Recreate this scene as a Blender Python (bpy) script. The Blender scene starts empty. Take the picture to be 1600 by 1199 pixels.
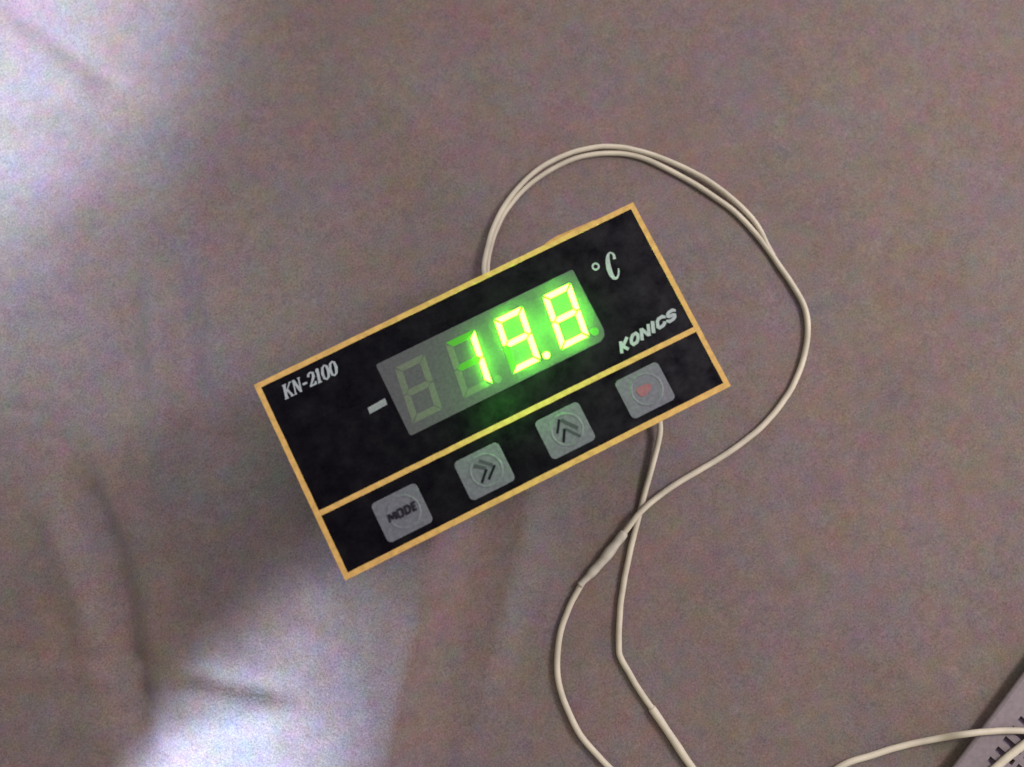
import bpy, bmesh, math, random
from mathutils import Vector, Matrix, noise
random.seed(7)
S = bpy.context.scene
MM = 0.001

# ------------------------------------------------------------------ camera
# world frame: the meter's face is the plane z = 0, x along its long side
CAM_ROT = Matrix(((0.89438216, 0.44170853, -0.07052744),
                  (-0.44684679, 0.88941708, -0.09625592),
                  (0.02021125, 0.11760454, 0.99285481)))
CAM_POS = Vector((-8.810708, -18.753934, 178.668722))          # mm
F_PX, CX, CY = 1250.0, 800.0, 599.5
cam_data = bpy.data.cameras.new('camera')
cam_data.sensor_fit = 'HORIZONTAL'
cam_data.sensor_width = 36.0
cam_data.lens = F_PX / 1600.0 * 36.0
cam_data.clip_start = 0.005
cam_data.clip_end = 10.0
cam_data.dof.use_dof = True
cam_data.dof.focus_distance = 0.202
cam_data.dof.aperture_fstop = 10.0
cam = bpy.data.objects.new('camera', cam_data)
cam.matrix_world = Matrix.Translation(CAM_POS * MM) @ CAM_ROT.to_4x4()
S.collection.objects.link(cam)
S.camera = cam
IMG_R = CAM_ROT @ Vector((1, 0, 0))
IMG_U = CAM_ROT @ Vector((0, 1, 0))


def at(px, py, z=0.0):
    """the point (mm) at height z seen at a place of the photograph"""
    d = CAM_ROT @ Vector(((px - CX) / F_PX, -(py - CY) / F_PX, -1.0))
    t = (z - CAM_POS.z) / d.z
    return CAM_POS + d * t


# ------------------------------------------------------------------ light
S.view_settings.view_transform = 'Standard'
S.view_settings.look = 'None'
S.view_settings.gamma = 1.0
S.view_settings.exposure = 0.0
S.view_settings.use_curve_mapping = False
world = bpy.data.worlds.new('World')
S.world = world
world.use_nodes = True
# a dim room: dark ceiling overhead, paler walls low down, a little brighter to the right
wn, wl = world.node_tree.nodes, world.node_tree.links
wn['Background'].inputs['Color'].default_value = (1.0, 0.97, 1.0, 1)
wtc = wn.new('ShaderNodeTexCoord')


def wdot(v):
    d = wn.new('ShaderNodeVectorMath')
    d.operation = 'DOT_PRODUCT'
    d.inputs[1].default_value = v
    wl.new(wtc.outputs['Generated'], d.inputs[0])
    return d.outputs['Value']


def wmap(src, f0, f1, t0, t1):
    m = wn.new('ShaderNodeMapRange')
    m.interpolation_type = 'SMOOTHSTEP'
    for k, v in (('From Min', f0), ('From Max', f1), ('To Min', t0), ('To Max', t1)):
        m.inputs[k].default_value = v
    wl.new(src, m.inputs['Value'])
    return m.outputs['Result']


def wmath(op, a, b):
    m = wn.new('ShaderNodeMath')
    m.operation = op
    wl.new(a, m.inputs[0])
    wl.new(b, m.inputs[1])
    return m.outputs[0]


walls = wmath('MULTIPLY', wmap(wdot((0, 0, 1)), 0.70, 0.99, 0.86, 0.04), wmap(wdot((0.98, 0.2, 0)), -0.35, 0.45, 0.66, 1.10))
# glow added high on the right, for a grey sheen on the film
sheen_glow = wmap(wdot((0.45, 0.15, 0.88)), 0.86, 0.985, 0.0, 0.85)
wl.new(wmath('ADD', walls, sheen_glow), wn['Background'].inputs['Strength'])
wmx = wn.new('ShaderNodeMix')
wmx.data_type = 'RGBA'
wmx.inputs['A'].default_value = (1.0, 0.92, 0.79, 1)
wmx.inputs['B'].default_value = (1.0, 0.93, 1.04, 1)
wl.new(wmap(wdot((0.98, 0.2, 0)), -0.6, 0.6, 0.0, 1.0), wmx.inputs['Factor'])
wl.new(wmx.outputs['Result'], wn['Background'].inputs['Color'])


CLOTH_Z = -42.0


def area_light(name, pos, target, size, size_y, power, color, spread=180):
    l = bpy.data.lights.new(name, 'AREA')
    l.shape = 'RECTANGLE'
    l.size = size * MM
    l.size_y = size_y * MM
    l.energy = power
    l.color = color
    l.spread = math.radians(spread)
    o = bpy.data.objects.new(name, l)
    o.location = pos * MM
    o.rotation_euler = (target - pos).to_track_quat('-Z', 'Y').to_euler()
    S.collection.objects.link(o)
    return o


def spot_light(name, pos, target, power, color, angle, blend, radius):
    l = bpy.data.lights.new(name, 'SPOT')
    l.energy = power
    l.color = color
    l.spot_size = math.radians(angle)
    l.spot_blend = blend
    l.shadow_soft_size = radius * MM
    o = bpy.data.objects.new(name, l)
    o.location = pos * MM
    o.rotation_euler = (target - pos).to_track_quat('-Z', 'Y').to_euler()
    S.collection.objects.link(o)
    return o


centre = at(900, 600, CLOTH_Z)
# the dim room lamp, high on the right
area_light('room_lamp', at(2500, 50, CLOTH_Z) + Vector((0, 0, 330)), centre, 110, 110, 1.45, (1.0, 0.915, 0.97))
# cold spot and area lamp added to brighten the sheet's left side
spot_light('cold_spot_left', at(-900, -20, CLOTH_Z) + Vector((0, 0, 215)), at(-310, 0, CLOTH_Z), 20.0, (0.55, 0.69, 1.0), 44, 0.55, 14)
area_light('cold_fill_edge', at(-120, 520, CLOTH_Z) + Vector((0, 0, 26)), at(-20, 520, CLOTH_Z), 24, 180, 0.045, (0.54, 0.70, 1.0), 140)
# separate cold spot added, its cone shaped for the pale patch at the bottom
spot_light('cold_spot_low', at(-60, 1830, CLOTH_Z) + Vector((0, 0, 44)), at(325, 1330, CLOTH_Z), 10.0, (0.52, 0.67, 1.0), 31, 0.5, 8)


# ------------------------------------------------------------------ materials
def new_mat(name):
    m = bpy.data.materials.new(name)
    m.use_nodes = True
    return m, m.node_tree, m.node_tree.nodes['Principled BSDF']


def plain(name, col, rough=0.5, spec=0.5, mottling=0.08, scale=1500, bump=0.0, coat=0.0, coat_rough=0.3):
    m, nt, b = new_mat(name)
    b.inputs['Roughness'].default_value = rough
    b.inputs['Specular IOR Level'].default_value = spec
    b.inputs['Coat Weight'].default_value = coat
    b.inputs['Coat Roughness'].default_value = coat_rough
    tc = nt.nodes.new('ShaderNodeTexCoord')
    n = nt.nodes.new('ShaderNodeTexNoise')
    n.inputs['Scale'].default_value = scale
    n.inputs['Detail'].default_value = 3
    nt.links.new(tc.outputs['Object'], n.inputs['Vector'])
    r = nt.nodes.new('ShaderNodeMapRange')
    r.inputs['From Min'].default_value = 0.3
    r.inputs['From Max'].default_value = 0.7
    r.inputs['To Min'].default_value = 1 - mottling
    r.inputs['To Max'].default_value = 1 + mottling
    nt.links.new(n.outputs['Fac'], r.inputs['Value'])
    v = nt.nodes.new('ShaderNodeVectorMath')
    v.operation = 'SCALE'
    v.inputs[0].default_value = col[:3]
    nt.links.new(r.outputs['Result'], v.inputs['Scale'])
    nt.links.new(v.outputs['Vector'], b.inputs['Base Color'])
    if bump:
        bp = nt.nodes.new('ShaderNodeBump')
        bp.inputs['Strength'].default_value = bump
        bp.inputs['Distance'].default_value = 0.0001
        nt.links.new(n.outputs['Fac'], bp.inputs['Height'])
        nt.links.new(bp.outputs['Normal'], b.inputs['Normal'])
    return m


def emitter(name, col, strength):
    m, nt, b = new_mat(name)
    b.inputs['Base Color'].default_value = (0.03, 0.05, 0.01, 1)
    b.inputs['Emission Color'].default_value = (*col, 1)
    b.inputs['Emission Strength'].default_value = strength
    return m


def cloth_material():
    m, nt, b = new_mat('brushed_cotton')
    N, L = nt.nodes, nt.links
    b.inputs['Roughness'].default_value = 0.95
    b.inputs['Specular IOR Level'].default_value = 0.1
    b.inputs['Sheen Weight'].default_value = 0.08
    tc = N.new('ShaderNodeTexCoord')

    def nz(scale, detail, rough=0.5, color=False, off=(0, 0, 0)):
        mp = N.new('ShaderNodeMapping')
        mp.inputs['Location'].default_value = off
        L.new(tc.outputs['Object'], mp.inputs['Vector'])
        n = N.new('ShaderNodeTexNoise')
        n.inputs['Scale'].default_value = scale
        n.inputs['Detail'].default_value = detail
        n.inputs['Roughness'].default_value = rough
        L.new(mp.outputs['Vector'], n.inputs['Vector'])
        return n.outputs['Color' if color else 'Fac']

    def mult(a, bb):
        v = N.new('ShaderNodeVectorMath')
        v.operation = 'MULTIPLY'
        L.new(a, v.inputs[0])
        L.new(bb, v.inputs[1])
        return v.outputs[0]

    def spread(src, amount, color=False):
        """0.5-centred noise -> 1-centred factor"""
        v = N.new('ShaderNodeVectorMath')
        v.operation = 'MULTIPLY_ADD'
        L.new(src, v.inputs[0])
        v.inputs[1].default_value = (amount, amount, amount) if not isinstance(amount, tuple) else amount
        a = v.inputs[1].default_value
        v.inputs[2].default_value = tuple(1 - x / 2 for x in a)
        return v.outputs[0]

    fine = spread(nz(2000, 2, 0.8), 1.5)
    mid = spread(nz(330, 4, 0.6, off=(3, 1, 2)), 0.35)
    hue_s = spread(nz(210, 3, 0.6, True, off=(7, 2, 5)), (0.58, 0.50, 0.66))
    hue_l = spread(nz(45, 3, 0.55, True, off=(1, 9, 4)), (0.36, 0.28, 0.50))
    base = N.new('ShaderNodeRGB')
    base.outputs[0].default_value = (0.172, 0.132, 0.119, 1)
    c = mult(mult(mult(mult(base.outputs[0], fine), mid), hue_s), hue_l)
    L.new(c, b.inputs['Base Color'])
    bp = N.new('ShaderNodeBump')
    bp.inputs['Strength'].default_value = 0.35
    bp.inputs['Distance'].default_value = 0.0003
    L.new(nz(1300, 3, 0.6, off=(4, 4, 4)), bp.inputs['Height'])
    L.new(bp.outputs['Normal'], b.inputs['Normal'])
    return m




def film_material():
    m = plain('black_film', (0.0032, 0.0025, 0.0045), 0.6, 0.0, 0.5, 2500, 0.12, 0.42, 0.38)
    nt = m.node_tree
    b = nt.nodes['Principled BSDF']
    tc = nt.nodes.new('ShaderNodeTexCoord')
    for sock, sc, lo, hi in (('Coat Weight', 130, 0.05, 0.48), ('Coat Roughness', 310, 0.30, 0.46)):   # finger smears on the film
        n = nt.nodes.new('ShaderNodeTexNoise')
        n.inputs['Scale'].default_value = sc
        n.inputs['Detail'].default_value = 6
        n.inputs['Roughness'].default_value = 0.7
        nt.links.new(tc.outputs['Object'], n.inputs['Vector'])
        r = nt.nodes.new('ShaderNodeMapRange')
        r.inputs['From Min'].default_value = 0.35
        r.inputs['From Max'].default_value = 0.65
        r.inputs['To Min'].default_value = lo
        r.inputs['To Max'].default_value = hi
        nt.links.new(n.outputs['Fac'], r.inputs['Value'])
        nt.links.new(r.outputs['Result'], b.inputs[sock])
    return m


M = dict(
    cloth=cloth_material(),
    housing=plain('black_plastic', (0.02, 0.02, 0.022), 0.5),
    film=film_material(),
    gold=plain('ochre_print', (0.55, 0.325, 0.098), 0.6, 0.2, 0.16, 700),
    white=plain('white_print', (0.31, 0.33, 0.345), 0.5, 0.3, 0.12, 1200),
    grey=plain('grey_key_print', (0.112, 0.112, 0.131), 0.5, 0.4, 0.22, 1100, 0.1, 0.15, 0.42),
    dash=plain('grey_print', (0.22, 0.235, 0.24), 0.6, 0.2, 0.15, 1200),
    ink=plain('dark_ink', (0.008, 0.008, 0.012), 0.8, 0.08),
    faint_ink=plain('faded_ink', (0.055, 0.057, 0.066), 0.8, 0.1),
    smudge_ink=plain('worn_ink', (0.018, 0.015, 0.022), 0.8, 0.08, 0.5, 1500),
    red=plain('red_ink', (0.23, 0.085, 0.095), 0.5, 0.4, 0.15, 1200),
    window=plain('smoked_display_window', (0.082, 0.076, 0.086), 0.85, 0.1, 0.14, 1400),
    segment=plain('unlit_segment', (0.118, 0.128, 0.100), 0.85, 0.1, 0.10, 1200),
    wire=plain('cream_cable_sheath', (0.52, 0.47, 0.345), 0.6, 0.5, 0.14, 160, 0, 0, 0.3),
    sleeve=plain('cream_joint_sleeve', (0.44, 0.41, 0.32), 0.5, 0.5, 0.16, 400),
    casing=plain('off_white_plastic', (0.205, 0.170, 0.172), 0.5, 0.4, 0.12, 900),
    hollow=plain('dark_hollow', (0.15, 0.115, 0.155), 0.8),
    lit=emitter('lit_led_segment', (0.55, 1.0, 0.075), 9.0),
    rim=emitter('lit_led_rim', (0.36, 1.0, 0.015), 1.5),
    dim=emitter('half_lit_led_segment', (0.10, 1.0, 0.01), 0.33),
    dimmer=emitter('faint_glow_segment', (0.16, 1.0, 0.05), 0.32),  # weak emission, standing in on segment e for its neighbours' light
)


# ------------------------------------------------------------------ helpers
def link(name, bm, mats, parent=None, smooth=False):
    me = bpy.data.meshes.new(name)
    bmesh.ops.recalc_face_normals(bm, faces=bm.faces)
    for v in bm.verts:
        v.co *= MM
    if smooth:
        for f in bm.faces:
            f.smooth = True
    bm.to_mesh(me)
    bm.free()
    if not isinstance(mats, (list, tuple)):
        mats = [mats]
    for m in mats:
        me.materials.append(m)
    o = bpy.data.objects.new(name, me)
    S.collection.objects.link(o)
    o.parent = parent
    return o


def box(bm, x0, x1, y0, y1, z0, z1):
    vs = [bm.verts.new((x, y, z)) for z in (z0, z1) for x, y in ((x0, y0), (x1, y0), (x1, y1), (x0, y1))]
    for f in ((3, 2, 1, 0), (4, 5, 6, 7), (0, 1, 5, 4), (1, 2, 6, 5), (2, 3, 7, 6), (3, 0, 4, 7)):
        bm.faces.new([vs[i] for i in f])


def prism(bm, pts, z0, z1, bevel=0.0, top_mat=0, side_mat=0):
    """upright prism over an outline (any simple polygon), optionally with a chamfered top"""
    ring = [bm.verts.new((x, y, z0)) for x, y in pts]
    zt = z1 - bevel if bevel else z1
    ring2 = [bm.verts.new((x, y, zt)) for x, y in pts]
    n = len(pts)
    fs = []
    for i in range(n):
        fs.append(bm.faces.new((ring[i], ring[(i + 1) % n], ring2[(i + 1) % n], ring2[i])))
    last = ring2
    if bevel:
        ins = inset(pts, bevel)
        ring3 = [bm.verts.new((x, y, z1)) for x, y in ins]
        for i in range(n):
            fs.append(bm.faces.new((ring2[i], ring2[(i + 1) % n], ring3[(i + 1) % n], ring3[i])))
        last = ring3
    for f in fs:
        f.material_index = side_mat
    t = bm.faces.new(last)
    t.material_index = top_mat
    bm.faces.new(list(reversed(ring))).material_index = side_mat


def inset(pts, d):
    """move every edge of a counter-clockwise or clockwise outline inwards by d"""
    n = len(pts)
    a = sum(pts[i][0] * pts[(i + 1) % n][1] - pts[(i + 1) % n][0] * pts[i][1] for i in range(n))
    sgn = 1 if a > 0 else -1
    out = []
    for i in range(n):
        p0, p1, p2 = Vector(pts[i - 1]), Vector(pts[i]), Vector(pts[(i + 1) % n])
        e1, e2 = (p1 - p0).normalized(), (p2 - p1).normalized()
        n1, n2 = Vector((-e1.y, e1.x)) * sgn, Vector((-e2.y, e2.x)) * sgn
        k = n1 + n2
        k = k * (d / max(0.2, (1 + n1.dot(n2))))
        out.append((p1.x + k.x, p1.y + k.y))
    return out


def rounded(x0, x1, y0, y1, r, seg=6):
    out = []
    for cx, cy, a0 in ((x1 - r, y1 - r, 0), (x0 + r, y1 - r, 90), (x0 + r, y0 + r, 180), (x1 - r, y0 + r, 270)):
        for k in range(seg + 1):
            a = math.radians(a0 + 90 * k / seg)
            out.append((cx + r * math.cos(a), cy + r * math.sin(a)))
    return out


def ribbon(bm, pts, w, z0, z1, closed=False):
    """a raised stroke of width w (or a list of widths) along a polyline, mitred"""
    n = len(pts)
    ws = w if isinstance(w, (list, tuple)) else [w] * n
    P = [Vector(p) for p in pts]
    L, R = [], []
    for i in range(n):
        a = P[i - 1] if (closed or i > 0) else None
        c = P[(i + 1) % n] if (closed or i < n - 1) else None
        if a is None:
            e = (c - P[i]).normalized(); m = Vector((-e.y, e.x))
        elif c is None:
            e = (P[i] - a).normalized(); m = Vector((-e.y, e.x))
        else:
            e1, e2 = (P[i] - a).normalized(), (c - P[i]).normalized()
            n1, n2 = Vector((-e1.y, e1.x)), Vector((-e2.y, e2.x))
            m = (n1 + n2) / max(0.35, 1 + n1.dot(n2))
        L.append(P[i] + m * ws[i] / 2)
        R.append(P[i] - m * ws[i] / 2)
    v = []
    for i in range(n):
        v.append([bm.verts.new((L[i].x, L[i].y, z0)), bm.verts.new((R[i].x, R[i].y, z0)),
                  bm.verts.new((R[i].x, R[i].y, z1)), bm.verts.new((L[i].x, L[i].y, z1))])
    for i in range(n if closed else n - 1):
        a, b = v[i], v[(i + 1) % n]
        for k in range(4):
            bm.faces.new((a[k], a[(k + 1) % 4], b[(k + 1) % 4], b[k]))
    if not closed:
        bm.faces.new(v[0])
        bm.faces.new(list(reversed(v[-1])))


def catmull(pts, n=10):
    out = []
    P = [pts[0]] + list(pts) + [pts[-1]]
    for i in range(1, len(P) - 2):
        p0, p1, p2, p3 = P[i - 1], P[i], P[i + 1], P[i + 2]
        for k in range(n):
            t = k / n
            out.append(0.5 * ((2 * p1) + (p2 - p0) * t + (2 * p0 - 5 * p1 + 4 * p2 - p3) * t * t + (3 * p1 - p0 - 3 * p2 + p3) * t ** 3))
    out.append(P[-2])
    return out


def tube(bm, path, rad, sides=12):
    """a round tube along 3-D points; rad may be a function of 0..1 along it"""
    n = len(path)
    prev = None
    rings = []
    for i in range(n):
        t = (path[min(i + 1, n - 1)] - path[max(i - 1, 0)]).normalized()
        up = Vector((0, 0, 1))
        s = t.cross(up)
        s = s.normalized() if s.length > 0.05 else (prev or Vector((1, 0, 0)))
        prev = s
        u = s.cross(t).normalized()
        r = rad(i / (n - 1)) if callable(rad) else rad
        rings.append([bm.verts.new(path[i] + (s * math.cos(a) + u * math.sin(a)) * r)
                      for a in (2 * math.pi * k / sides for k in range(sides))])
    for i in range(n - 1):
        for k in range(sides):
            bm.faces.new((rings[i][k], rings[i][(k + 1) % sides], rings[i + 1][(k + 1) % sides], rings[i + 1][k]))
    bm.faces.new(list(reversed(rings[0])))
    bm.faces.new(rings[-1])


def tag(o, label=None, cat=None, group=None, kind=None):
    for k, v in (('label', label), ('category', cat), ('group', group), ('kind', kind)):
        if v:
            o[k] = v
    return o


def empty(name, label, cat, loc=(0, 0, 0), group=None):
    o = bpy.data.objects.new(name, None)
    o.empty_display_size = 0.01
    o.location = Vector(loc) * MM
    S.collection.objects.link(o)
    return tag(o, label, cat, group)


# ------------------------------------------------------------------ the cloth
# folds: (points in the photograph, height mm, half-width mm on the left, on the right)
def fold(pts, h, wl, wr=None, end=10.0):
    return ([at(x, y, CLOTH_Z).to_2d() for x, y in pts], h, wl, wr or wl, end)


FOLDS = [
    fold([(672, 860), (655, 960), (628, 1080), (600, 1210), (570, 1400)], 10.5, 46, 8, 16),     # the ridge that catches the low light
    fold([(140, 790), (168, 860), (188, 940), (196, 1010), (222, 1100)], -4.0, 5.2, 4.6, 10),       # long valley, left
    fold([(95, 830), (122, 900), (140, 980)], 2.2, 5, 5, 10),
    fold([(-60, 1015), (20, 1027), (110, 1028), (230, 1040), (330, 1052), (420, 1068)], -0.6, 2.8, 2.8, 10),
    fold([(-40, 1050), (90, 1046), (200, 1056), (300, 1072)], 0.8, 3.4, 3.4, 8),
    fold([(202, 500), (206, 560)], -2.0, 3.0, 3.0, 7),
    fold([(240, 470), (250, 560), (258, 660)], 1.9, 3.4, 2.8, 10),
    fold([(284, 500), (294, 590), (300, 660)], -1.9, 3.0, 4.0, 9),
    fold([(335, 480), (350, 560)], 1.5, 4.0, 4.0, 9),
    fold([(30, 18), (62, 38), (120, 88), (170, 120)], -1.6, 3.0, 3.4, 6),
    fold([(-20, 40), (60, 90), (120, 130)], 1.4, 4.0, 4.0, 8),
    fold([(20, 640), (55, 643)], -0.9, 1.3, 1.3, 3),
    fold([(86, 688), (108, 694)], -0.9, 1.3, 1.3, 3),
    fold([(335, 682), (372, 688)], -0.9, 1.2, 1.4, 3),
    fold([(678, 930), (684, 950)], -0.9, 1.3, 1.3, 2),
    fold([(474, 66), (482, 76)], 0.7, 1.0, 1.0, 1.5),
    fold([(0, 180), (120, 175), (260, 215)], 1.3, 7, 7, 15),
    fold([(0, 300), (160, 330)], 1.3, 8, 8, 15),
    fold([(-20, 430), (110, 400), (230, 300)], -1.2, 6, 6, 15),
    fold([(-40, 930), (60, 900)], 1.5, 8, 8, 12),
    fold([(60, 1150), (260, 1130), (420, 1100)], 1.2, 6, 6, 15),
    fold([(480, 960), (440, 1080), (380, 1180)], -1.2, 8, 8, 12),
    fold([(330, 870), (350, 1000)], 0.8, 6, 6, 12),
]


def cloth_h(x, y):
    p = Vector((x, y))
    z = 0.0
    for pts, h, wl, wr, end in FOLDS:
        c = pts[len(pts) // 2]
        if (p - c).length > 190:
            continue
        best = None
        for i in range(len(pts) - 1):
            a, b = pts[i], pts[i + 1]
            e = b - a
            t = (p - a).dot(e) / e.length_squared
            tt = min(1, max(0, t))
            q = a + e * tt
            d = (p - q).length
            if best is None or d < best[0]:
                over = 0.0
                if t < 0 and i == 0: over = -t * e.length
                if t > 1 and i == len(pts) - 2: over = (t - 1) * e.length
                side = e.x * (p.y - a.y) - e.y * (p.x - a.x)
                perp = abs(side) / e.length if over else d
                best = (d, side, over, perp)
        d, side, over, perp = best
        w = wr if side > 0 else wl      # points run downwards in the photo: their right hand is the photo's left
        z += h * math.exp(-(perp / w) ** 2) * math.exp(-(over / end) ** 2)
    q = Vector((x, y, 0))
    z += 1.1 * noise.noise(q / 55.0) + 0.5 * noise.noise(q / 21.0 + Vector((5, 3, 1))) + 0.16 * noise.noise(q / 6.5)
    return CLOTH_Z + z


def cloth():
    bm = bmesh.new()
    c0 = at(800, 600, CLOTH_Z)
    r = Vector((IMG_R.x, IMG_R.y)).normalized()
    u = Vector((-r.y, r.x))
    xs = [-420 + 12 * i for i in range(22)] + [-156 + 1.5 * i for i in range(208)] + [156 + 12 * i for i in range(23)]
    ys = [-380 + 12 * i for i in range(21)] + [-128 + 1.5 * i for i in range(171)] + [128.5 + 12 * i for i in range(21)]
    g = []
    for b in ys:
        row = []
        for a in xs:
            p = Vector((c0.x, c0.y)) + r * a + u * b
            row.append(bm.verts.new((p.x, p.y, cloth_h(p.x, p.y))))
        g.append(row)
    for j in range(len(ys) - 1):
        for i in range(len(xs) - 1):
            bm.faces.new((g[j][i], g[j][i + 1], g[j + 1][i + 1], g[j + 1][i]))
    o = link('bed_sheet', bm, M['cloth'], smooth=True)
    tag(o, 'mauve brown cotton sheet with soft creases and pale blue light on its left side', 'sheet', kind='structure')


cloth()

# ------------------------------------------------------------------ the meter
meter = empty('temperature_meter', 'black rectangular digital temperature meter with ochre border, showing 19.8 in green digits', 'temperature meter', (0, 0, CLOTH_Z))


def part(name, bm, mats, parent=None, smooth=False, label=None):
    o = link(name, bm, mats, None, smooth)
    p = parent or meter
    o.parent = p
    # the meter's Empty stands on the cloth: keep the part where it was modelled
    if p is meter:
        o.location = (0, 0, -CLOTH_Z * MM)
    if label:
        o['label'] = label
    return o


bm = bmesh.new()
prism(bm, rounded(-45.8, 45.8, -22.0, 22.0, 1.0), CLOTH_Z - 0.6, -7.5, 0)
for k in range(9):       # ribs of the housing's long sides
    x = -40 + k * 10
    box(bm, x - 0.6, x + 0.6, 22.003, 22.6, CLOTH_Z + 4, -9)
    box(bm, x - 0.6, x + 0.6, -22.6, -22.003, CLOTH_Z + 4, -9)
part('housing', bm, M['housing'])
bm = bmesh.new()
prism(bm, rounded(-48, 48, -24, 24, 0.5, 3), -7.5, -0.35, 0.3)
part('bezel', bm, M['housing'])
bm = bmesh.new()
prism(bm, rounded(-47.9, 47.9, -23.9, 23.9, 0.5, 3), -0.348, 0.0, 0.05)
faceplate = part('faceplate', bm, M['film'])

# printed border and divider, a hair proud of the film; the border's edge is a little ragged
bm = bmesh.new()


def wob(i):
    return 0.06 * noise.noise(Vector((i * 0.31, 1.7, 0))) + 0.03 * noise.noise(Vector((i * 1.3, 4.1, 0)))


def frame_ring(x0, x1, y0, y1, step=2.0):
    out = []
    def side(a, b, fixed, horiz, sgn):
        n = max(2, int(abs(b - a) / step))
        for i in range(n):
            t = a + (b - a) * i / n
            w = 0 if i == 0 else wob(t + fixed)
            out.append((t, fixed + w) if horiz else (fixed + w, t))
    side(x0, x1, y0, True, 1); side(y0, y1, x1, False, 1); side(x1, x0, y1, True, 1); side(y1, y0, x0, False, 1)
    return out


outer = frame_ring(-47.95, 47.95, -23.95, 23.95)
inner = frame_ring(-46.75, 46.75, -22.65, 22.72)
# same number of points on both rings
def resample(ring, corners, n_side):
    return ring


def side_pts(x0, x1, y0, y1, nx, ny, seed):
    out = []
    for (a, b, fx, hz, n) in ((x0, x1, y0, 1, nx), (y0, y1, x1, 0, ny), (x1, x0, y1, 1, nx), (y1, y0, x0, 0, ny)):
        for i in range(n):
            t = a + (b - a) * i / n
            w = 0 if i == 0 else wob(t + fx + seed)
            out.append((t, fx + w) if hz else (fx + w, t))
    return out


ro = side_pts(-47.95, 47.95, -23.95, 23.95, 60, 30, 0)
ri = side_pts(-46.72, 46.75, -22.62, 22.72, 60, 30, 50)
vo = [[bm.verts.new((x, y, z)) for x, y in ro] for z in (0.0, 0.06)]
vi = [[bm.verts.new((x, y, z)) for x, y in ri] for z in (0.0, 0.06)]
n = len(ro)
for i in range(n):
    j = (i + 1) % n
    bm.faces.new((vo[1][i], vo[1][j], vi[1][j], vi[1][i]))
    bm.faces.new((vo[0][i], vo[0][j], vo[1][j], vo[1][i]))
    bm.faces.new((vi[0][j], vi[0][i], vi[1][i], vi[1][j]))
for v in bm.verts:
    v.co.z += 0.003
part('border_line', bm, M['gold'])
bm = bmesh.new()
ribbon(bm, [(-46.68 + 93.4 * i / 40, -8.35 - 0.5 * i / 40 + wob(i * 3.3) * 0.8) for i in range(41)], 1.22, 0.004, 0.055)
part('divider_line', bm, M['gold'])
# small tab that makes the bulge in the top edge
bm = bmesh.new()
prism(bm, [(23.5, 23.2), (39.2, 23.2), (38.2, 24.3), (33, 24.55), (28.4, 24.75), (25.5, 24.45)], -3.2, -0.6, 0.1)
part('edge_tab', bm, M['gold'])

# display window with one clipped corner
WX0, WX1, WY0, WY1 = -21.7, 28.1, -1.9, 16.0
bm = bmesh.new()
w = rounded(WX0, WX1, WY0, WY1, 0.5, 3)
w = [p for p in w if not (p[0] > WX1 - 0.6 and p[1] < WY0 + 0.6)] + [(WX1 - 1.9, WY0), (WX1 - 0.5, WY0 + 0.9), (WX1, WY0 + 2.2)]
prism(bm, w, 0.003, 0.10, 0.04)
window = part('display_window', bm, M['window'])

DW, DH, DT, SL = 7.5, 13.3, 1.66, 0.135
SEGS = {
    'a': [(0.1, DH), (DW - 0.1, DH), (DW - DT, DH - DT), (DT, DH - DT)],
    'b': [(DW, DH - 0.1), (DW, DH / 2 + 0.15), (DW - DT / 2, DH / 2), (DW - DT, DH / 2 + DT / 2), (DW - DT, DH - DT)],
    'c': [(DW, 0.1), (DW - DT, DT), (DW - DT, DH / 2 - DT / 2), (DW - DT / 2, DH / 2), (DW, DH / 2 - 0.15)],
    'd': [(0.1, 0), (DT, DT), (DW - DT, DT), (DW - 0.1, 0)],
    'e': [(0, 0.1), (0, DH / 2 - 0.15), (DT / 2, DH / 2), (DT, DH / 2 - DT / 2), (DT, DT)],
    'f': [(0, DH - 0.1), (DT, DH - DT), (DT, DH / 2 + DT / 2), (DT / 2, DH / 2), (0, DH / 2 + 0.15)],
    'g': [(DT / 2, DH / 2), (DT, DH / 2 + DT / 2), (DW - DT, DH / 2 + DT / 2), (DW - DT / 2, DH / 2), (DW - DT, DH / 2 - DT / 2), (DT, DH / 2 - DT / 2)],
}
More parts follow.
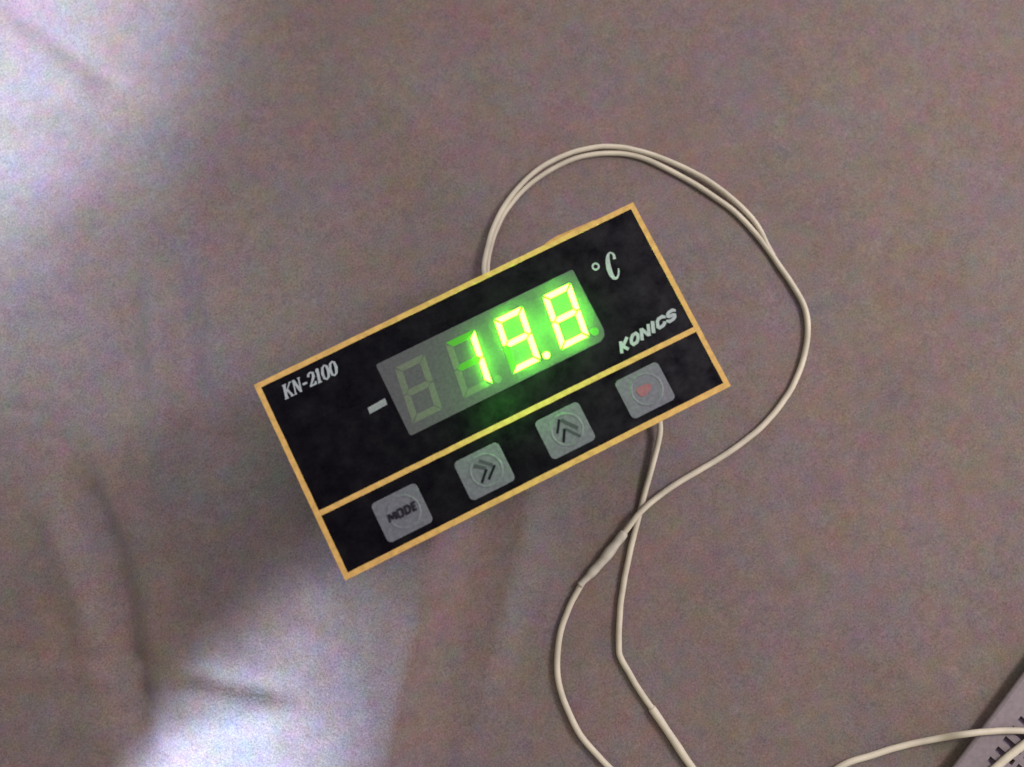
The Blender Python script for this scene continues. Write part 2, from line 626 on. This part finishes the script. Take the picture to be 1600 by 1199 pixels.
# state of every segment as the photo shows it: 2 lit, 1 half lit, 3 faint, 0 dark
DIGITS = [(-20.1, dict(a=0, b=0, c=0, d=0, e=0, f=0, g=0)),
          (-7.45, dict(a=1, b=2, c=2, d=0, e=0, f=0, g=1)),
          (4.75, dict(a=2, b=2, c=2, d=2, e=3, f=2, g=2)),
          (17.05, dict(a=2, b=2, c=2, d=2, e=2, f=2, g=2))]
DOTS = [0, 0, 2, 3]
MAT = {0: [M['segment']], 1: [M['dim']], 2: [M['lit'], M['rim']], 3: [M['dimmer']]}
WORD = {0: 'unlit display segment', 1: 'half lit green display segment', 2: 'brightly lit green display segment', 3: 'unlit display segment with an added green glow'}
led_points = []
for di, (x0, st) in enumerate(DIGITS):
    for k, poly in SEGS.items():
        s = st[k]
        pts = [(x0 + x + SL * y, 0.25 + y) for x, y in inset(poly, 0.07)]
        bm = bmesh.new()
        prism(bm, pts, 0.103, 0.26 if s == 2 else 0.13, 0.17 if s == 2 else 0.02, 0, 1 if s == 2 else 0)
        part('segment', bm, MAT[s], window, label=WORD[s])
        if s == 2:
            cx = sum(p[0] for p in pts) / len(pts); cy = sum(p[1] for p in pts) / len(pts)
            ax = Vector((1, 0)) if k in 'adg' else Vector((SL, 1))
            for t in ((-2.0, -1.0, 0.0, 1.0, 2.0) if k in 'adg' else (-2.4, -1.2, 0.0, 1.2, 2.4)):
                led_points.append((cx + ax.x * t, cy + ax.y * t))
    if di == 0:
        continue
    s = DOTS[di]
    cx, cy = x0 + DW + 1.45, 0.85
    bm = bmesh.new()
    r = 0.92
    prism(bm, [(cx + r * math.cos(2 * math.pi * i / 20), cy + r * math.sin(2 * math.pi * i / 20)) for i in range(20)],
          0.103, 0.26 if s == 2 else 0.13, 0.17 if s == 2 else 0.02, 0, 1 if s == 2 else 0)
    part('decimal_point', bm, MAT[s], window, label={0: 'unlit decimal point', 3: 'dim green decimal point', 2: 'brightly lit green decimal point'}[s])
    if s == 2:
        led_points.append((cx, cy))

# the light the LEDs throw on the window and the film round them
for i, (x, y) in enumerate(led_points):
    l = bpy.data.lights.new('display_led', 'POINT')
    l.color = (0.13, 1.0, 0.0)
    l.energy = 0.00095
    l.shadow_soft_size = 0.0
    o = bpy.data.objects.new('display_led', l)
    o.location = Vector((x, y, 0.62)) * MM
    S.collection.objects.link(o)
for x, y, z, e in ((-3.5, -4.5, 13.0, 0.0036), (2.5, -4.5, 13.0, 0.0036), (8.6, 7.0, 2.4, 0.0011), (15.5, 7.0, 2.4, 0.0008), (20.8, 10.2, 2.4, 0.0011), (25.9, 6.0, 2.4, 0.0009), (21.0, 1.0, 2.4, 0.0007), (2.6, 6.0, 2.4, 0.0007), (9.0, 0.5, 2.4, 0.0007), (13.0, 3.0, 11.0, 0.004), (22.0, 6.0, 11.0, 0.003)):  # fill lamps added above the face to widen the green spill
    l = bpy.data.lights.new('glow_fill', 'POINT')
    l.color = (0.10, 1.0, 0.06)
    l.energy = e
    l.shadow_soft_size = 0.005 if z > 5 else 0.0
    o = bpy.data.objects.new('glow_fill', l)
    o.location = Vector((x, y, z)) * MM
    S.collection.objects.link(o)

# ---- lettering
Z0, Z1 = 0.003, 0.045


class Word:
    def __init__(self, x, y, h, shear=0.0, slope=0.0):
        self.bm = bmesh.new(); self.x = x; self.y = y; self.h = h; self.sh = shear; self.k = 0; self.sl = slope

    def stroke(self, pts, w, closed=False, dx=0.0):
        self.k += 1
        P = [(self.x + (dx + px) + self.sh * py * self.h, self.y + py * self.h + self.sl * (dx + px)) for px, py in pts]
        ribbon(self.bm, P, w, Z0, Z1 + 0.004 * self.k, closed)


# KONICS: wide slanted capitals with clipped corners
W = Word(29.25, -6.35, 2.55, 0.40, 0.105)
t = 0.74
lw = 2.0
W.stroke([(0.0, 0), (0.0, 1)], t)
W.stroke([(1.75, 1.02), (0.45, 0.5), (1.85, -0.02)], t)
def oct_(x0, x1, c=0.22):
    dx = 0.45
    return [(x0 + dx, 0.12), (x1 - dx, 0.12), (x1, 0.12 + c), (x1, 0.88 - c), (x1 - dx, 0.88), (x0 + dx, 0.88), (x0, 0.88 - c), (x0, 0.12 + c)]
W.stroke(oct_(2.75, 4.55), t, True)
W.stroke([(5.55, 0), (5.55, 1)], t); W.stroke([(7.45, 0), (7.45, 1)], t); W.stroke([(5.62, 0.95), (7.38, 0.05)], t)
W.stroke([(8.65, 0), (8.65, 1)], t * 1.15)
W.stroke([(11.75, 0.64), (11.75, 0.75), (11.3, 0.88), (10.3, 0.88), (9.9, 0.72), (9.9, 0.28), (10.3, 0.12), (11.3, 0.12), (11.75, 0.25), (11.75, 0.38)], t)
W.stroke([(14.5, 0.66), (14.5, 0.76), (14.05, 0.88), (13.1, 0.88), (12.75, 0.78), (12.75, 0.62), (13.1, 0.52), (14.1, 0.48), (14.5, 0.38), (14.5, 0.22), (14.1, 0.12), (13.0, 0.12), (12.65, 0.24), (12.65, 0.34)], t)
part('logo_lettering', W.bm, M['white'])

# KN-2100: condensed slab-serif figures
W = Word(-43.0, 17.8, 3.25, 0.22, 0.0)
b, s = 0.62, 0.26
W.stroke([(0.35, 0), (0.35, 1)], b)
W.stroke([(-0.1, 0.96), (0.85, 0.96)], s); W.stroke([(-0.1, 0.04), (0.85, 0.04)], s)
W.stroke([(1.75, 0.97), (0.6, 0.45)], s); W.stroke([(0.85, 0.58), (1.8, 0.03)], b * 0.8)
W.stroke([(1.45, 0.96), (2.0, 0.96)], s)
W.stroke([(1.4, 0.04), (2.15, 0.04)], s)
W.stroke([(2.55, 0), (2.55, 1)], s * 1.2); W.stroke([(2.6, 0.95), (3.85, 0.05)], b); W.stroke([(3.9, 0), (3.9, 1)], s * 1.2)
W.stroke([(2.25, 0.96), (2.9, 0.96)], s); W.stroke([(3.6, 0.96), (4.2, 0.96)], s); W.stroke([(2.3, 0.04), (2.85, 0.04)], s)
W.stroke([(4.55, 0.42), (5.6, 0.42)], 0.5)
W.stroke([(6.15, 0.72), (6.25, 0.88), (6.75, 0.96), (7.3, 0.85), (7.35, 0.62), (6.9, 0.38), (6.2, 0.08)], [0.55, 0.4, 0.3, 0.5, 0.6, 0.5, 0.3])
W.stroke([(6.1, 0.08), (7.5, 0.08), (7.55, 0.25)], 0.42)
W.stroke([(8.45, 0), (8.45, 1)], b); W.stroke([(8.0, 0.82), (8.35, 0.93)], s); W.stroke([(8.0, 0.04), (8.95, 0.04)], s)
for x in (9.45, 11.35):
    W.stroke([(x + 0.75, 0.02), (x + 0.25, 0.14), (x + 0.02, 0.5), (x + 0.25, 0.86), (x + 0.75, 0.98), (x + 1.25, 0.86), (x + 1.48, 0.5), (x + 1.25, 0.14)],
             [0.28, 0.5, 0.64, 0.5, 0.28, 0.5, 0.64, 0.5], True)
part('model_lettering', W.bm, M['white'])

# degree sign and C
W = Word(33.1, 14.1, 1.0)
W.stroke([(0.72 * math.cos(a) + 0.05, 0.72 * math.sin(a) + 0.1) for a in (2 * math.pi * i / 18 for i in range(18))], 0.42, True)
Wc = [(1.55, 0.70), (1.62, 0.86), (1.30, 0.97), (0.90, 0.99), (0.50, 0.90), (0.22, 0.72), (0.10, 0.50), (0.14, 0.28), (0.38, 0.10), (0.78, 0.02), (1.20, 0.05), (1.55, 0.15), (1.78, 0.32)]
ww = [0.75, 0.55, 0.35, 0.45, 0.75, 1.0, 1.15, 1.1, 0.85, 0.6, 0.5, 0.42, 0.32]
cc = catmull([Vector((35.35 + x * 1.28 + 0.20 * y * 6.1 - 0.35, 9.55 + y * 6.1)) for x, y in Wc], 4)
wws = []
for i in range(len(Wc) - 1):
    for k in range(4):
        wws.append(ww[i] + (ww[i + 1] - ww[i]) * k / 4)
wws.append(ww[-1])
ribbon(W.bm, [(p.x, p.y) for p in cc], wws, Z0, Z1)
part('unit_symbol', W.bm, M['white'])
bm = bmesh.new()
prism(bm, [(-27.6, 6.55), (-23.2, 6.75), (-23.05, 8.25), (-27.45, 8.0)], 0.003, 0.045, 0)
part('printed_dash', bm, M['dash'])

# ---- keys
BZ = 0.05
for i, (bx, by) in enumerate(((-30.6, -16.3), (-10.35, -16.25), (9.8, -16.2), (30.05, -16.15))):
    bm = bmesh.new()
    prism(bm, rounded(bx - 5.5, bx + 5.5, by - 4.75, by + 4.75, 1.1), 0.003, BZ, 0.02)
    key = part('key', bm, M['grey'], label=['grey key with dark worn lettering', 'grey key with a dark sideways double chevron',
                                            'grey key with a dark upward double chevron', 'grey key with a red mark'][i])
    # pressed dome under the film: a low round bead
    bm = bmesh.new()
    R_, n = 3.55, 48
    prof = [(-0.34, 0.0), (-0.17, 0.07), (0.0, 0.09), (0.17, 0.07), (0.34, 0.0)]
    rings = [[bm.verts.new((bx + 0.4 + (R_ + dr) * math.cos(2 * math.pi * k / n), by + (R_ + dr) * math.sin(2 * math.pi * k / n), BZ + 0.003 + dz)) for dr, dz in prof] for k in range(n)]
    for k in range(n):
        for q in range(4):
            bm.faces.new((rings[k][q], rings[(k + 1) % n][q], rings[(k + 1) % n][q + 1], rings[k][q + 1]))
    part('dome_ring', bm, M['grey'], key, True)
    Z0, Z1 = BZ + 0.003, BZ + 0.11
    if i == 0:
        W = Word(bx - 3.0, by - 0.75, 1.75, 0.12, 0.0)
        t = 0.54
        for seg in ([(-0.15, 0), (-0.15, 1)], [(1.4, 0), (1.4, 1)], [(0.0, 0.98), (0.66, 0.25)], [(1.25, 0.98), (0.6, 0.25)]):
            W.stroke(seg, t)
        W.stroke([(2.0, 0.15), (1.9, 0.8), (2.2, 0.97), (2.85, 0.97), (3.1, 0.8), (3.1, 0.2), (2.85, 0.03), (2.25, 0.03)], t, True)
        W.stroke([(3.8, 0.05), (3.8, 0.95), (4.5, 0.95), (4.85, 0.7), (4.85, 0.3), (4.5, 0.05)], t, True)
        W.stroke([(6.3, 0.05), (5.55, 0.05), (5.55, 0.95), (6.35, 0.95)], t); W.stroke([(5.6, 0.5), (6.2, 0.5)], t)
        part('key_lettering', W.bm, M['smudge_ink'], key)
    elif i == 1:
        for dx in (0, 2.05):
            bm = bmesh.new()
            ribbon(bm, [(-9.75 + dx, -16.05), (-12.0 + dx * 0.85, -18.3)], 0.55, Z0, Z1)
            part('chevron_stroke', bm, M['ink'], key)
        bm = bmesh.new()
        ribbon(bm, [(-9.8, -15.85), (-11.9, -14.1)], 0.8, Z0, Z1 - 0.006)
        ribbon(bm, [(-8.1, -15.85), (-10.4, -13.6)], 0.7, Z0, Z1 - 0.004)
        part('chevron_stroke', bm, M['faint_ink'], key, label='faded stroke of the double chevron')
    elif i == 2:
        for (p, q) in (((9.75, -13.35), (7.95, -16.0)), ((9.85, -15.75), (8.3, -18.4))):
            bm = bmesh.new()
            ribbon(bm, [p, q], 0.55, Z0, Z1)
            part('chevron_stroke', bm, M['ink'], key)
        bm = bmesh.new()
        ribbon(bm, [(10.05, -13.7), (12.6, -17.0)], 0.8, Z0, Z1 - 0.006)
        ribbon(bm, [(10.1, -16.0), (12.3, -18.9)], 0.6, Z0, Z1 - 0.004)
        part('chevron_stroke', bm, M['faint_ink'], key, label='faded stroke of the double chevron')
    else:
        bm = bmesh.new()
        out = []
        for k in range(26):
            a = 2 * math.pi * k / 26
            rr = 1.35 + 0.55 * max(0, math.cos(a - 0.25)) ** 3 + 0.14 * math.sin(3 * a + 1)
            out.append((29.6 + 1.15 * rr * math.cos(a), -16.0 + 0.88 * rr * math.sin(a)))
        prism(bm, out, Z0, Z1, 0)
        part('red_mark', bm, M['red'], key)
Z0, Z1 = 0.003, 0.045


# ------------------------------------------------------------------ cables
def on_cloth(px, py, lift, base=None):
    z = CLOTH_Z + lift
    for _ in range(4):
        p = at(px, py, z)
        z = (cloth_h(p.x, p.y) if base is None else base) + lift
    return at(px, py, z)


def cable_path(pts, n=9):
    P = []
    for q in pts:
        if len(q) == 4:
            P.append(on_cloth(q[0], q[1], q[2], q[3]))
        else:
            P.append(on_cloth(q[0], q[1], q[2]))
    C_ = catmull(P, n)
    return [p + Vector((0, 0, 0.05 * noise.noise(p / 4.0))) + Vector((0.10 * noise.noise(p / 5.0), 0.10 * noise.noise(p / 5.0 + Vector((9, 9, 9))), 0)) for p in C_]


CAS_Z = -37.2      # top of the slotted casing
# first cable: out from behind the top edge, round to the right, over itself, out at the bottom
c1 = empty('cable', 'cream cable with a thick lumpy joint, looping above and right of the meter', 'cable', at(900, 240, CLOTH_Z), 'thin cream cables')


def cpart(name, bm, mat, parent, smooth=True, label=None):
    o = link(name, bm, mat, None, smooth)
    o.parent = parent
    o.location = -parent.location
    if label:
        o['label'] = label
    return o


bm = bmesh.new()
tube(bm, cable_path([(800, 560, 6), (775, 480, 3), (757, 428, 2.5), (762, 385, 2), (778, 340, 1.6), (806, 298, 1.6), (845, 262, 1.6), (893, 239, 1.6), (945, 229, 1.6),
                     (1000, 236, 1.6), (1060, 258, 1.6), (1115, 288, 1.6), (1160, 325, 1.5), (1184, 354, 1.2), (1198, 381, 0.95), (1208, 400, 0.85)]), 0.70)
cpart('outer_strand', bm, M['wire'], c1)
bm = bmesh.new()
tube(bm, cable_path([(800, 560, 2), (778, 480, 1.5), (762, 428, 1.2), (767, 385, 1.0), (783, 343, 1.0), (811, 304, 0.9), (850, 272, 0.9), (898, 248, 0.9), (945, 240, 0.9),
                     (998, 245, 0.9), (1052, 269, 0.9), (1105, 300, 0.9), (1150, 333, 0.9), (1186, 372, 0.9), (1215, 412, 0.9), (1240, 448, 1.0),
                     (1256, 478, 1.0), (1262, 510, 1.0), (1258, 550, 1.0), (1243, 595, 1.1), (1216, 638, 1.2), (1180, 676, 1.3), (1130, 713, 1.4),
                     (1075, 745, 1.6), (1030, 775, 2.2), (1000, 801, 2.9), (985, 820, 2.6), (968, 842, 2.0)]), lambda t: 0.67 + 0.14 * min(1, t * 1.6))
cpart('inner_strand', bm, M['wire'], c1)
bm = bmesh.new()
sl = cable_path([(976, 832, 2.2), (962, 850, 1.9), (945, 872, 1.7), (925, 895, 1.6), (906, 915, 1.5)], 8)
tube(bm, sl, lambda t: 0.95 + 0.42 * math.sin(math.pi * min(1, t * 1.25 + 0.0)) ** 0.5 * (1 if t < 0.8 else 0.9) + 0.10 * math.sin(t * 19))
cpart('joint_sleeve', bm, M['sleeve'], c1, label='thicker lumpy sleeve over the cable joint')
bm = bmesh.new()
tube(bm, cable_path([(912, 908, 1.4), (902, 925, 1.2), (888, 952, 1.2), (877, 985, 1.2), (871, 1025, 1.2), (873, 1065, 1.2), (885, 1105, 1.2), (908, 1150, 1.2),
                     (938, 1185, 1.2), (965, 1210, 1.2), (1020, 1250, 1.2), (1120, 1285, 1.2), (1230, 1262, 1.2), (1310, 1200, 1.3), (1360, 1181, 1.4), (1410, 1166, 1.6),
                     (1465, 1154, 2.4), (1505, 1148, 1.2, CAS_Z), (1545, 1143, 1.0, CAS_Z), (1600, 1142, 1.0, CAS_Z), (1680, 1150, 1.0, CAS_Z)]), 0.81)
cpart('tail', bm, M['wire'], c1)

# second cable: out from under the bottom edge
c2 = empty('cable', 'cream cable hanging out below the meter, kinked, running to the lower right edge', 'cable', at(968, 1000, CLOTH_Z), 'thin cream cables')
bm = bmesh.new()
tube(bm, cable_path([(1010, 590, 8), (1026, 640, 4), (1031, 675, 2.6), (1020, 725, 1.8), (1006, 775, 1.2), (996, 815, 1.0), (985, 860, 1.0), (974, 915, 1.0), (968, 965, 1.0),
                     (967, 1012, 1.0), (971, 1030, 1.0), (985, 1055, 1.0), (1003, 1085, 1.0), (1024, 1114, 1.1)]), lambda t: 0.81)
cpart('strand', bm, M['wire'], c2)
bm = bmesh.new()
tube(bm, cable_path([(1018, 1106, 1.2), (1036, 1132, 1.3), (1058, 1165, 1.3), (1082, 1200, 1.3), (1140, 1270, 1.3), (1250, 1330, 1.3), (1400, 1330, 1.4), (1490, 1262, 2.4),
                     (1530, 1225, 1.2, CAS_Z), (1565, 1192, 1.1, CAS_Z), (1600, 1163, 1.1, CAS_Z), (1650, 1120, 1.1, CAS_Z)]),
     lambda t: 1.02 + 0.05 * math.sin(t * 40) if t < 0.5 else 0.92)
cpart('tail', bm, M['wire'], c2)

# ------------------------------------------------------------------ slotted casing, bottom right
P0 = at(1550, 1123, CAS_Z)                      # a point of its long edge
eb = (at(1491, 1195, CAS_Z) - at(1600, 1050, CAS_Z)); eb.z = 0; eb.normalize()      # down along the edge
ea = Vector((-eb.y, eb.x, 0))
if ea.dot(IMG_R) < 0:
    ea = -ea
cas = empty('slotted_casing', 'off-white plastic casing with rows of dark slots, in the bottom right corner', 'vented casing', at(1560, 1150, CLOTH_Z))


def cas_box(bm, a0, a1, b0, b1, z0, z1, bev=0.0):
    pts = [P0 + ea * a + eb * b for a, b in ((a0, b0), (a1, b0), (a1, b1), (a0, b1))]
    prism(bm, [(p.x, p.y) for p in pts], z0, z1, bev)


B0, B1, A1 = -38.0, 62.0, 62.0
bm = bmesh.new()
edge = 5.4
col, slot, pitch, sw = 6.7, 5.6, 3.35, 1.5
ncol = 7
# long strips between the slot columns, then the short bars between slots
T0 = CAS_Z - 0.8
sec = [(edge, CLOTH_Z + 0.3), (edge, CAS_Z), (1.1, CAS_Z), (0.5, CAS_Z - 0.15), (0.1, CAS_Z - 0.55), (0.0, CAS_Z - 1.0), (0.25, CAS_Z - 1.5), (2.2, CLOTH_Z + 0.3)]
ends = [[bm.verts.new((P0 + ea * a + eb * b).to_2d().to_3d() + Vector((0, 0, z))) for a, z in sec] for b in (B0, B1)]
for k in range(len(sec)):
    bm.faces.new((ends[0][k], ends[0][(k + 1) % len(sec)], ends[1][(k + 1) % len(sec)], ends[1][k]))
bm.faces.new(ends[0]); bm.faces.new(list(reversed(ends[1])))
for c in range(ncol):
    a = edge + c * col
    cas_box(bm, a + slot + 0.001, a + col, B0, B1, T0, CAS_Z)
    b = B0 + 0.4
    while b < B1 - 1:
        cas_box(bm, a + 0.001, a + slot, b, b + pitch - sw, T0 - 0.01, CAS_Z - 0.01)
        b += pitch
cas_box(bm, edge + ncol * col + 0.001, A1, B0, B1, T0, CAS_Z)
cpart('slotted_cover', bm, M['casing'], cas, False)
bm = bmesh.new()
cas_box(bm, edge + 0.02, A1 - 0.02, B0 + 0.02, B1 - 0.02, CLOTH_Z - 1.5, CAS_Z - 1.2)
cpart('inner_tray', bm, M['hollow'], cas, False)
